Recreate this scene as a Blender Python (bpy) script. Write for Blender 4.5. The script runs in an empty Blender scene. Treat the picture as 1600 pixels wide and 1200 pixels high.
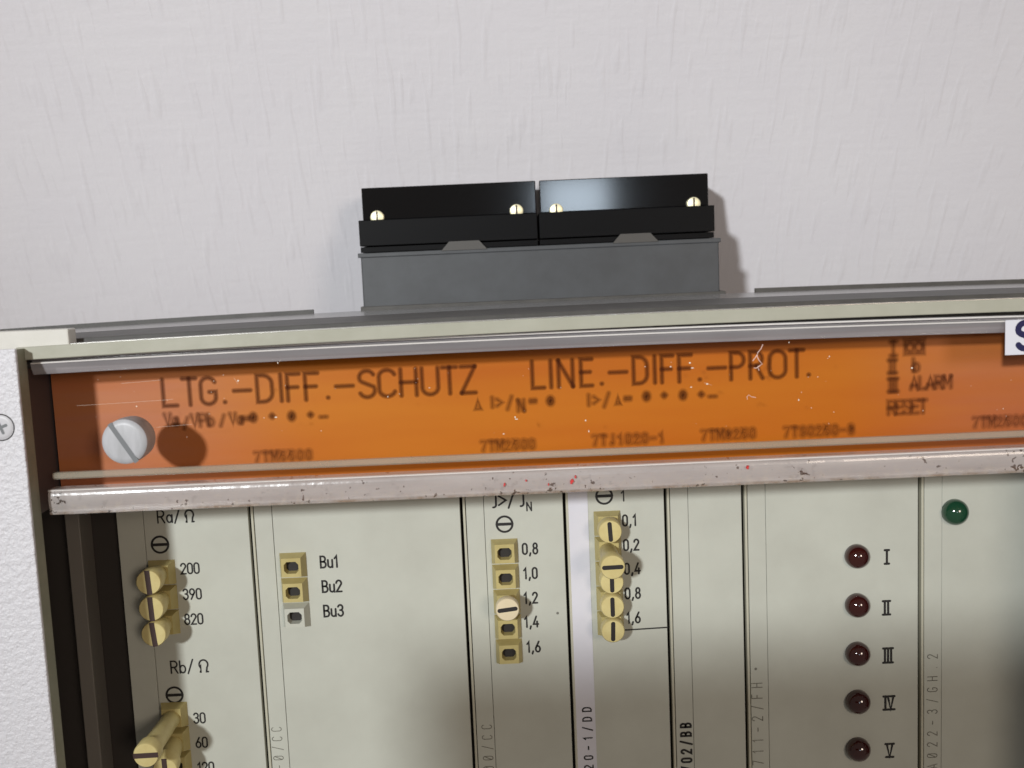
import bpy, bmesh, math, random
from mathutils import Vector, Matrix

random.seed(7)
C = bpy.context.scene.collection
S = 0.001                                   # the layout below is in millimetres

# ------------------------------------------------------------------ camera, light, exposure
FPX, DIST = 1650.0, 211.0
ROLL, TILT = math.radians(2.5), math.atan(192 / 1650)
_fw = Vector((0, math.cos(TILT), -math.sin(TILT)))
_u0 = Vector((0, math.sin(TILT), math.cos(TILT)))
_up = _u0 * math.cos(ROLL) + Vector((1, 0, 0)) * math.sin(ROLL)
_rt = Vector((1, 0, 0)) * math.cos(ROLL) - _u0 * math.sin(ROLL)
_eye = Vector((0, -DIST, 0))


def at(px, py, y):
    """Point of the plane y (mm) that the photograph shows at (px, py): returns (x, z) in mm."""
    d = _fw * FPX + _rt * (px - 800) + _up * (600 - py)
    t = (y + DIST) / d.y
    p = _eye + d * t
    return p.x, p.z


cam_data = bpy.data.cameras.new("camera")
cam = bpy.data.objects.new("camera", cam_data)
C.objects.link(cam)
m = Matrix((_rt, _up, -_fw)).transposed().to_4x4()
m.translation = _eye * S
cam.matrix_world = m
cam_data.sensor_width = 36
cam_data.lens = FPX / 1600 * 36
cam_data.clip_start = 0.005
cam_data.clip_end = 50
cam_data.dof.use_dof = True
cam_data.dof.focus_distance = 0.206
cam_data.dof.aperture_fstop = 26
sc = bpy.context.scene
sc.camera = cam

world = bpy.data.worlds.new("World")
sc.world = world
world.use_nodes = True
bg = world.node_tree.nodes["Background"]
bg.inputs["Color"].default_value = (1.0, 0.88, 0.78, 1)
bg.inputs["Strength"].default_value = 0.165


def lamp(name, loc, target, size, power, col, size_y=None):
    d = bpy.data.lights.new(name, "AREA")
    d.energy = power
    d.color = col
    d.shape = "RECTANGLE" if size_y else "DISK"
    d.size = size
    if size_y:
        d.size_y = size_y
    o = bpy.data.objects.new(name, d)
    C.objects.link(o)
    o.location = loc
    o.rotation_euler = (Vector(target) - Vector(loc)).to_track_quat("-Z", "Y").to_euler()
    return o


# key lamp: up and to the left, a wide soft-edged cone
d = bpy.data.lights.new("key_lamp", "SPOT")
d.energy = 176
d.color = (0.965, 0.99, 1.0)
d.shadow_soft_size = 0.066
d.spot_size = math.radians(13.5)
d.spot_blend = 1.0
key = bpy.data.objects.new("key_lamp", d)
C.objects.link(key)
key.location = (-0.78, -2.05, 0.54)
key.rotation_euler = (Vector((-0.02, 0, 0.03)) - key.location).to_track_quat("-Z", "Y").to_euler()
lamp("ceiling_lamp_second", (0.68, -1.5, 0.28), (0.02, 0, 0.02), 0.36, 5.6, (1.0, 0.84, 0.70))
lamp("window_light", (0.165, -2.2, 0.135), (0, 0, 0), 0.15, 0.95, (0.74, 0.87, 1.0), 0.11)

vs = sc.view_settings
vs.view_transform = "Standard"
vs.look = "None"
vs.exposure = 0
vs.gamma = 1
sc.render.engine = "CYCLES"
sc.cycles.max_bounces = 10
sc.cycles.transparent_max_bounces = 40
sc.cycles.use_denoising = True

# ------------------------------------------------------------------ materials
def mat(name, col, rough=0.5, spec=0.5, metal=0.0, coat=0.0, coat_rough=0.05):
    mt = bpy.data.materials.new(name)
    mt.use_nodes = True
    b = mt.node_tree.nodes["Principled BSDF"]
    b.inputs["Base Color"].default_value = (*col, 1)
    b.inputs["Roughness"].default_value = rough
    b.inputs["Specular IOR Level"].default_value = spec
    b.inputs["Metallic"].default_value = metal
    b.inputs["Coat Weight"].default_value = coat
    b.inputs["Coat Roughness"].default_value = coat_rough
    return mt


class NT:
    """Short-hand for adding nodes to a material."""
    def __init__(self, mt):
        self.nt = mt.node_tree
        self.n = self.nt.nodes
        self.b = self.n.get("Principled BSDF")

    def new(self, t, **kw):
        nd = self.n.new(t)
        for k, v in kw.items():
            if k in nd.inputs:
                nd.inputs[k].default_value = v
            else:
                setattr(nd, k, v)
        return nd

    def link(self, a, b):
        self.nt.links.new(a, b)

    def coords(self, scale=(1, 1, 1)):
        tc = self.new("ShaderNodeTexCoord")
        mp = self.new("ShaderNodeMapping")
        mp.inputs["Scale"].default_value = scale
        self.link(tc.outputs["Object"], mp.inputs["Vector"])
        return mp.outputs["Vector"]

    def noise(self, vec, scale, detail=3, rough=0.5):
        nz = self.new("ShaderNodeTexNoise")
        nz.inputs["Scale"].default_value = scale
        nz.inputs["Detail"].default_value = detail
        nz.inputs["Roughness"].default_value = rough
        self.link(vec, nz.inputs["Vector"])
        return nz.outputs["Fac"]

    def ramp(self, fac, stops):
        r = self.new("ShaderNodeValToRGB")
        e = r.color_ramp.elements
        while len(e) < len(stops):
            e.new(0.5)
        for k, (p, c) in enumerate(stops):
            e[k].position = p
            e[k].color = (*c, 1) if len(c) == 3 else c
        self.link(fac, r.inputs["Fac"])
        return r.outputs["Color"]

    def mix(self, fac, a, b):
        mx = self.new("ShaderNodeMix", data_type="RGBA")
        for sock, v in ((mx.inputs["Factor"], fac), (mx.inputs["A"], a), (mx.inputs["B"], b)):
            if hasattr(v, "is_linked"):
                self.link(v, sock)
            elif isinstance(v, (int, float)):
                sock.default_value = v
            else:
                sock.default_value = (*v, 1)
        # the RGBA sockets come after the float and vector ones
        return mx.outputs["Result"]

    def mixc(self, fac, a, b):
        mx = self.new("ShaderNodeMixRGB")
        for sock, v in ((mx.inputs[0], fac), (mx.inputs[1], a), (mx.inputs[2], b)):
            if hasattr(v, "is_linked"):
                self.link(v, sock)
            elif isinstance(v, (int, float)):
                sock.default_value = v
            else:
                sock.default_value = (*v, 1)
        return mx.outputs[0]

    def math(self, op, a, b=None):
        mm = self.new("ShaderNodeMath", operation=op)
        for sock, v in ((mm.inputs[0], a), (mm.inputs[1], b)):
            if v is None:
                continue
            if hasattr(v, "is_linked"):
                self.link(v, sock)
            else:
                sock.default_value = v
        return mm.outputs[0]

    def bump(self, h, strength, dist):
        bp = self.new("ShaderNodeBump")
        bp.inputs["Strength"].default_value = strength
        bp.inputs["Distance"].default_value = dist
        self.link(h, bp.inputs["Height"])
        self.link(bp.outputs["Normal"], self.b.inputs["Normal"])


def mottled(name, a, b, scale, rough, spec=0.4, stretch=(1, 1, 1), bump=0.0, coat=0.0):
    mt = mat(name, a, rough, spec, coat=coat)
    t = NT(mt)
    v = t.coords(stretch)
    f = t.noise(v, scale, 4, 0.6)
    t.link(t.ramp(f, [(0.3, a), (0.7, b)]), t.b.inputs["Base Color"])
    if bump:
        t.bump(t.noise(v, scale * 6, 2), bump, 0.0002)
    return mt


M = {}
# wallpaper: pressed linen relief of short upright strokes over faint cross threads
w = mat("wallpaper", (0.63, 0.615, 0.63), 0.7, 0.25)
t = NT(w)
v1 = t.coords((500, 0, 85))
v2 = t.coords((60, 0, 560))
v3 = t.coords((260, 0, 26))
n1 = t.ramp(t.noise(v1, 1.0, 1, 0.4), [(0.56, (0, 0, 0)), (0.70, (1, 1, 1))])
n2 = t.noise(v2, 1.0, 2, 0.5)
n3 = t.ramp(t.noise(v3, 1.0, 2, 0.6), [(0.55, (0, 0, 0)), (0.72, (1, 1, 1))])
n4 = t.noise(t.coords((420, 0, 520)), 1.0, 3, 0.65)
h = t.math("ADD", t.math("MULTIPLY", n1, 0.9), t.math("ADD", t.math("MULTIPLY", n2, 0.55), t.math("MULTIPLY", n3, 0.5)))
h = t.math("ADD", h, t.math("MULTIPLY", n4, 0.75))
t.bump(h, 0.28, 0.0003)
blot = t.noise(t.coords((1, 1, 1)), 45, 4)
c1 = t.mixc(blot, (0.735, 0.72, 0.765), (0.78, 0.77, 0.80))
c2 = t.mixc(t.math("MULTIPLY", n1, 0.08), c1, (0.55, 0.54, 0.57))
t.link(c2, t.b.inputs["Base Color"])
M["wallpaper"] = w

# hammered white paint
w = mat("hammered_white_paint", (0.66, 0.66, 0.70), 0.42, 0.5)
t = NT(w)
v = t.coords((1, 1, 1))
a = t.noise(v, 900, 3, 0.55)
b = t.noise(v, 2300, 2, 0.5)
t.bump(t.math("ADD", a, t.math("MULTIPLY", b, 0.35)), 0.75, 0.0006)
M["white"] = w

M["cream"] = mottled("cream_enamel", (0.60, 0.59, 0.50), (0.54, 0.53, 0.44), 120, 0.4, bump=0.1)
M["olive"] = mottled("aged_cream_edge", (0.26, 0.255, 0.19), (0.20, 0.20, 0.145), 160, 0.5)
M["ledge"] = mottled("chalky_white_enamel", (0.66, 0.65, 0.61), (0.60, 0.59, 0.54), 140, 0.5, bump=0.1)
M["lip"] = mottled("shaded_cream_lip", (0.41, 0.41, 0.34), (0.36, 0.36, 0.29), 130, 0.4, bump=0.1)  # cream with the lip's shade put into its colour
M["grey_metal"] = mottled("grey_steel", (0.25, 0.245, 0.24), (0.17, 0.165, 0.16), 150, 0.22, 0.9, (1, 3, 1))
M["dark_strip"] = mottled("dark_grey_strip", (0.075, 0.072, 0.066), (0.05, 0.048, 0.045), 200, 0.5)
M["edge_metal"] = mat("bare_metal_edge", (0.75, 0.74, 0.70), 0.25, 0.5, 1.0)
M["dark"] = mat("recess_black_paint", (0.040, 0.034, 0.030), 0.6, 0.3)
M["cheek"] = mat("cheek_grey", (0.062, 0.055, 0.058), 0.45)
M["rail_grey"] = mat("guide_rail_grey", (0.17, 0.155, 0.135), 0.5)


def panel_material(name, a, b):
    mt = mat(name, a, 0.42, 0.35)
    t = NT(mt)
    v = t.coords((1, 1, 1))
    f = t.noise(v, 70, 4, 0.6)
    base = t.ramp(f, [(0.3, a), (0.7, b)])
    vo = t.new("ShaderNodeTexVoronoi")
    vo.inputs["Scale"].default_value = 120
    t.link(v, vo.inputs["Vector"])
    dot = t.ramp(vo.outputs["Distance"], [(0.028, (1, 1, 1)), (0.04, (0, 0, 0))])
    sp = t.new("ShaderNodeSeparateColor")
    t.link(vo.outputs["Color"], sp.inputs["Color"])
    few = t.math("GREATER_THAN", sp.outputs[0], 0.72)
    fac = t.math("MULTIPLY", t.math("MULTIPLY", dot, few), 0.75)
    t.link(t.mixc(fac, base, (0.05, 0.045, 0.035)), t.b.inputs["Base Color"])
    t.bump(t.noise(v, 2500, 2), 0.05, 0.0001)
    return mt


M["panel"] = panel_material("pale_grey_green_panel", (0.535, 0.55, 0.485), (0.48, 0.49, 0.43))
M["paper"] = mottled("white_paper_label", (0.68, 0.68, 0.74), (0.63, 0.63, 0.69), 90, 0.6)
M["pale_edge"] = mat("worn_yellow_edge", (0.50, 0.49, 0.39), 0.5)
M["ink"] = mat("black_print", (0.022, 0.021, 0.02), 0.5, 0.3)
M["ink_faint"] = mat("faded_typewriter_print", (0.15, 0.145, 0.12), 0.6, 0.2)
M["ink_line"] = mat("scribed_line", (0.16, 0.15, 0.12), 0.6, 0.2)
M["navy"] = mat("navy_print", (0.012, 0.012, 0.07), 0.5, 0.3)
M["socket"] = mottled("yellow_beige_plastic", (0.52, 0.44, 0.19), (0.45, 0.375, 0.15), 300, 0.45, bump=0.05)
M["socket_hole"] = mat("socket_hole_dark", (0.015, 0.012, 0.01), 0.6)
M["plug"] = mottled("pale_yellow_plastic", (0.66, 0.57, 0.27), (0.55, 0.45, 0.19), 260, 0.38, bump=0.05)
M["plug_pale"] = mottled("cream_plastic", (0.75, 0.64, 0.44), (0.70, 0.60, 0.40), 350, 0.4)
M["slot_black"] = mat("black_slot", (0.012, 0.009, 0.008), 0.6)
M["slot_brown"] = mat("dark_brown_slot", (0.045, 0.022, 0.018), 0.6)
M["grey_socket"] = mat("pale_grey_plastic", (0.52, 0.53, 0.46), 0.45)
M["red_lens"] = mat("dark_red_lens", (0.040, 0.007, 0.006), 0.10, 0.6, coat=0.6)
M["green_lens"] = mat("dark_green_lens", (0.012, 0.060, 0.030), 0.12, 0.6, coat=0.5)

# amber sheet
w = mat("amber_plastic", (0.5, 0.14, 0.012), 0.42, 0.2, coat=0.12, coat_rough=0.3)
t = NT(w)
v = t.coords((7, 7, 60))
f = t.noise(v, 1.0, 3, 0.6)
t.link(t.ramp(f, [(0.3, (0.45, 0.105, 0.003)), (0.7, (0.54, 0.175, 0.007))]), t.b.inputs["Base Color"])
# haze and glare of the dusty cover, painted into both ends of the strip
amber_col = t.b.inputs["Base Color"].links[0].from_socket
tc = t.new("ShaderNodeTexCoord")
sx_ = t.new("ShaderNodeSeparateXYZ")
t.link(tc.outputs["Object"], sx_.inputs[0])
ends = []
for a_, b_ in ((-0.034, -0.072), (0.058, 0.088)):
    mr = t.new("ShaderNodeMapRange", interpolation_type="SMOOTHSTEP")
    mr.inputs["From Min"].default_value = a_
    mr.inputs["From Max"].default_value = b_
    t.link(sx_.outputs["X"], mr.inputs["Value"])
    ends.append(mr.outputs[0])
haze_mottle = t.ramp(t.noise(t.coords((18, 18, 130)), 1.0, 4, 0.6), [(0.25, (0.35, 0.35, 0.35)), (0.75, (1, 1, 1))])
end_haze = t.math("MULTIPLY", t.math("ADD", ends[0], t.math("MULTIPLY", ends[1], 0.6)), haze_mottle)
t.link(t.mixc(t.math("MULTIPLY", end_haze, 0.32), amber_col, (0.34, 0.21, 0.27)), t.b.inputs["Base Color"])
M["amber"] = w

w = bpy.data.materials.new("diffused_brown_print")
w.use_nodes = True
nt = w.node_tree
nt.nodes.clear()
out = nt.nodes.new("ShaderNodeOutputMaterial")
mx = nt.nodes.new("ShaderNodeMixShader")
tr = nt.nodes.new("ShaderNodeBsdfTransparent")
df = nt.nodes.new("ShaderNodeBsdfDiffuse")
df.inputs["Color"].default_value = (0.085, 0.022, 0.012, 1)
mx.inputs[0].default_value = 0.12
nt.links.new(tr.outputs[0], mx.inputs[1])
nt.links.new(df.outputs[0], mx.inputs[2])
nt.links.new(mx.outputs[0], out.inputs["Surface"])
M["amber_ink"] = w
w = w.copy()
w.name = "faint_diffused_print"
w.node_tree.nodes["Mix Shader"].inputs[0].default_value = 0.105
M["amber_ink_faint"] = w

w = bpy.data.materials.new("clear_acrylic_pane")
w.use_nodes = True
nt = w.node_tree
nt.nodes.clear()
out = nt.nodes.new("ShaderNodeOutputMaterial")
tr = nt.nodes.new("ShaderNodeBsdfTransparent")
nt.links.new(tr.outputs[0], out.inputs["Surface"])
M["pane"] = w


def acrylic(name, a, b, rough, dirt):
    mt = mat(name, a, rough, 0.6, coat=0.5, coat_rough=0.12)
    t = NT(mt)
    v = t.coords((1, 1, 1))
    f = t.noise(t.coords((60, 300, 300)), 1.0, 3)
    base = t.ramp(f, [(0.3, a), (0.7, b)])
    if dirt:
        tc = t.new("ShaderNodeTexCoord")
        sx = t.new("ShaderNodeSeparateXYZ")
        t.link(tc.outputs["Object"], sx.inputs[0])
        low = t.new("ShaderNodeMapRange")
        low.inputs["From Min"].default_value = -0.0372
        low.inputs["From Max"].default_value = -0.0410
        t.link(sx.outputs["Z"], low.inputs["Value"])
        edge = t.new("ShaderNodeMapRange")
        edge.inputs["From Min"].default_value = -0.0399
        edge.inputs["From Max"].default_value = -0.0406
        t.link(sx.outputs["Z"], edge.inputs["Value"])
        grime = t.noise(v, 260, 5, 0.65)
        base = t.mixc(t.math("MULTIPLY", edge.outputs[0], t.ramp(grime, [(0.42, (0, 0, 0)), (0.62, (1, 1, 1))])), base, (0.30, 0.17, 0.075))
        pale = t.noise(v, 700, 3, 0.6)
        base = t.mixc(t.math("MULTIPLY", low.outputs[0], t.ramp(pale, [(0.5, (0, 0, 0)), (0.7, (0.8, 0.8, 0.8))])), base, (0.66, 0.60, 0.52))
        sp2 = t.noise(v, 1150, 2, 0.5)
        cl = t.noise(v, 130, 2, 0.5)
        thr = t.math("ADD", sp2, t.math("MULTIPLY", t.math("SUBTRACT", cl, 0.5), 0.62))
        thr = t.math("ADD", thr, t.math("MULTIPLY", low.outputs[0], 0.06))
        base = t.mixc(t.math("MULTIPLY", t.ramp(thr, [(0.725, (0, 0, 0)), (0.755, (1, 1, 1))]), 0.9), base, (0.035, 0.022, 0.014))
    t.link(base, t.b.inputs["Base Color"])
    t.bump(t.noise(v, 700, 3), 0.25 if dirt else 0.12, 0.0002)
    mxs = t.new("ShaderNodeMixShader")
    trn = t.new("ShaderNodeBsdfTransparent")
    mxs.inputs[0].default_value = 0.42 if dirt else 0.5
    outn = t.n["Material Output"]
    t.link(t.b.outputs[0], mxs.inputs[1])
    t.link(trn.outputs[0], mxs.inputs[2])
    t.link(mxs.outputs[0], outn.inputs["Surface"])
    return mt


M["acrylic"] = acrylic("clear_acrylic_edge", (0.42, 0.40, 0.42), (0.52, 0.50, 0.52), 0.16, False)
M["acrylic_olive"] = acrylic("clear_acrylic_step", (0.40, 0.37, 0.29), (0.50, 0.46, 0.38), 0.25, False)
M["acrylic_dirty"] = acrylic("chipped_acrylic_rail", (0.50, 0.47, 0.46), (0.62, 0.585, 0.57), 0.22, True)
M["glint"] = mat("acrylic_highlight", (0.82, 0.80, 0.78), 0.12, 0.7, coat=0.6)  # near-white strips paint the highlights along the cover's edges
M["screw_white"] = mottled("brushed_grey_screw", (0.50, 0.51, 0.54), (0.40, 0.41, 0.43), 900, 0.4, 0.5, (1, 1, 0.15), 0.1)
M["slot_grey"] = mat("screw_slot_grey", (0.16, 0.17, 0.18), 0.5)
M["steel"] = mat("painted_screw", (0.55, 0.55, 0.58), 0.42, 0.5)
M["grey_plastic"] = mottled("slate_grey_plastic", (0.060, 0.065, 0.071), (0.046, 0.049, 0.053), 140, 0.42, bump=0.05)
M["grey_tab"] = mat("taupe_latch_plastic", (0.055, 0.051, 0.046), 0.5)
M["gloss_black"] = mat("gloss_black_plastic", (0.0025, 0.0025, 0.003), 0.09, 0.5)
M["satin_black"] = mat("satin_black_plastic", (0.004, 0.004, 0.0045), 0.4, 0.08)
M["brass"] = mat("bright_brass", (1.0, 0.95, 0.66), 0.42, 0.5, 0.55)
M["sticker"] = mat("white_sticker", (0.72, 0.73, 0.80), 0.55, 0.3)
M["red_paint"] = mat("red_paint", (0.60, 0.03, 0.03), 0.5)
M["dust"] = mat("pale_dust", (0.85, 0.78, 0.68), 0.8, 0.2)
M["fibre"] = mat("pale_pink_fibre", (0.85, 0.62, 0.55), 0.6, 0.3)

# ------------------------------------------------------------------ mesh helpers (mm in, metres out)
def link_mesh(name, bm, material, parent=None, smooth=False):
    me = bpy.data.meshes.new(name)
    bmesh.ops.recalc_face_normals(bm, faces=bm.faces[:]) if not getattr(bm, "keep", False) else None
    for vv in bm.verts:
        vv.co *= S
    bm.to_mesh(me)
    bm.free()
    me.materials.append(M[material] if isinstance(material, str) else material)
    if smooth:
        for p in me.polygons:
            p.use_smooth = True
        me.set_sharp_from_angle(angle=math.radians(38))
    o = bpy.data.objects.new(name, me)
    C.objects.link(o)
    if parent is not None:
        o.parent = parent
        o.matrix_parent_inverse = Matrix.Translation(-parent.location)
    return o


def flat(name, verts, faces, material, parent=None):
    """Printed marks: faces all look towards the camera side (-y)."""
    me = bpy.data.meshes.new(name)
    me.from_pydata([tuple(c * S for c in p) for p in verts], [], faces)
    me.materials.append(M[material])
    me.update()
    o = bpy.data.objects.new(name, me)
    C.objects.link(o)
    if parent is not None:
        o.parent = parent
        o.matrix_parent_inverse = Matrix.Translation(-parent.location)
    return o


def add_box(bm, x0, x1, y0, y1, z0, z1, bevel=0.0, seg=2):
    r = bmesh.ops.create_cube(bm, size=1)
    vs_ = r["verts"]
    for v in vs_:
        v.co = Vector((x0 + (v.co.x + .5) * (x1 - x0), y0 + (v.co.y + .5) * (y1 - y0), z0 + (v.co.z + .5) * (z1 - z0)))
    if bevel:
        es = list({e for v in vs_ for e in v.link_edges})
        bmesh.ops.bevel(bm, geom=es, offset=bevel, segments=seg, profile=0.5, affect="EDGES")


def box(name, dims, material, parent=None, bevel=0.0, seg=2):
    bm = bmesh.new()
    add_box(bm, *dims, bevel=bevel, seg=seg)
    return link_mesh(name, bm, material, parent)


def prism_x(name, prof, x0, x1, material, parent=None, cuts=1, jitter=0.0, smooth=False):
    """Extrude a closed (y, z) profile along x."""
    bm = bmesh.new()
    rings = []
    for k in range(cuts + 1):
        x = x0 + (x1 - x0) * k / cuts
        jy = random.uniform(-jitter, jitter)
        rings.append([bm.verts.new((x, y + (jy if 0 < k < cuts else 0), z)) for y, z in prof])
    n = len(prof)
    for a, b in zip(rings, rings[1:]):
        for i in range(n):
            bm.faces.new((a[i], a[(i + 1) % n], b[(i + 1) % n], b[i]))
    bm.faces.new(rings[0])
    bm.faces.new(list(reversed(rings[-1])))
    return link_mesh(name, bm, material, parent, smooth)


def lathe_y(bm, cx, cz, prof, n=40, axis_tilt=None):
    """Revolve (radius, y) pairs about the y axis through (cx, cz)."""
    rings = []
    for r, y in prof:
        if r < 1e-6:
            rings.append([bm.verts.new((cx, y, cz))])
        else:
            rings.append([bm.verts.new((cx + r * math.cos(2 * math.pi * k / n), y, cz + r * math.sin(2 * math.pi * k / n))) for k in range(n)])
    for a, b in zip(rings, rings[1:]):
        for k in range(n):
            j = (k + 1) % n
            if len(a) == 1 and len(b) == 1:
                continue
            if len(a) == 1:
                bm.faces.new((a[0], b[k], b[j]))
            elif len(b) == 1:
                bm.faces.new((a[k], a[j], b[0]))
            else:
                bm.faces.new((a[k], a[j], b[j], b[k]))


def tag(o, label=None, cat=None, group=None, kind=None):
    if label:
        o["label"] = label
    if cat:
        o["category"] = cat
    if group:
        o["group"] = group
    if kind:
        o["kind"] = kind
    return o


def empty(name, loc):
    o = bpy.data.objects.new(name, None)
    o.empty_display_size = 0.01
    o.location = Vector(loc) * S
    C.objects.link(o)
    return o


# ------------------------------------------------------------------ stroke lettering
def arc(cx, cy, rx, ry, a0, a1, n=10):
    return [(cx + rx * math.cos(math.radians(a0 + (a1 - a0) * k / n)), cy + ry * math.sin(math.radians(a0 + (a1 - a0) * k / n))) for k in range(n + 1)]


def stadium(w_, h0=0.0, h1=1.0):
    r = w_ / 2
    return arc(r, h1 - r, r, r, 0, 180, 10) + arc(r, h0 + r, r, r, 180, 360, 10)


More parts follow.
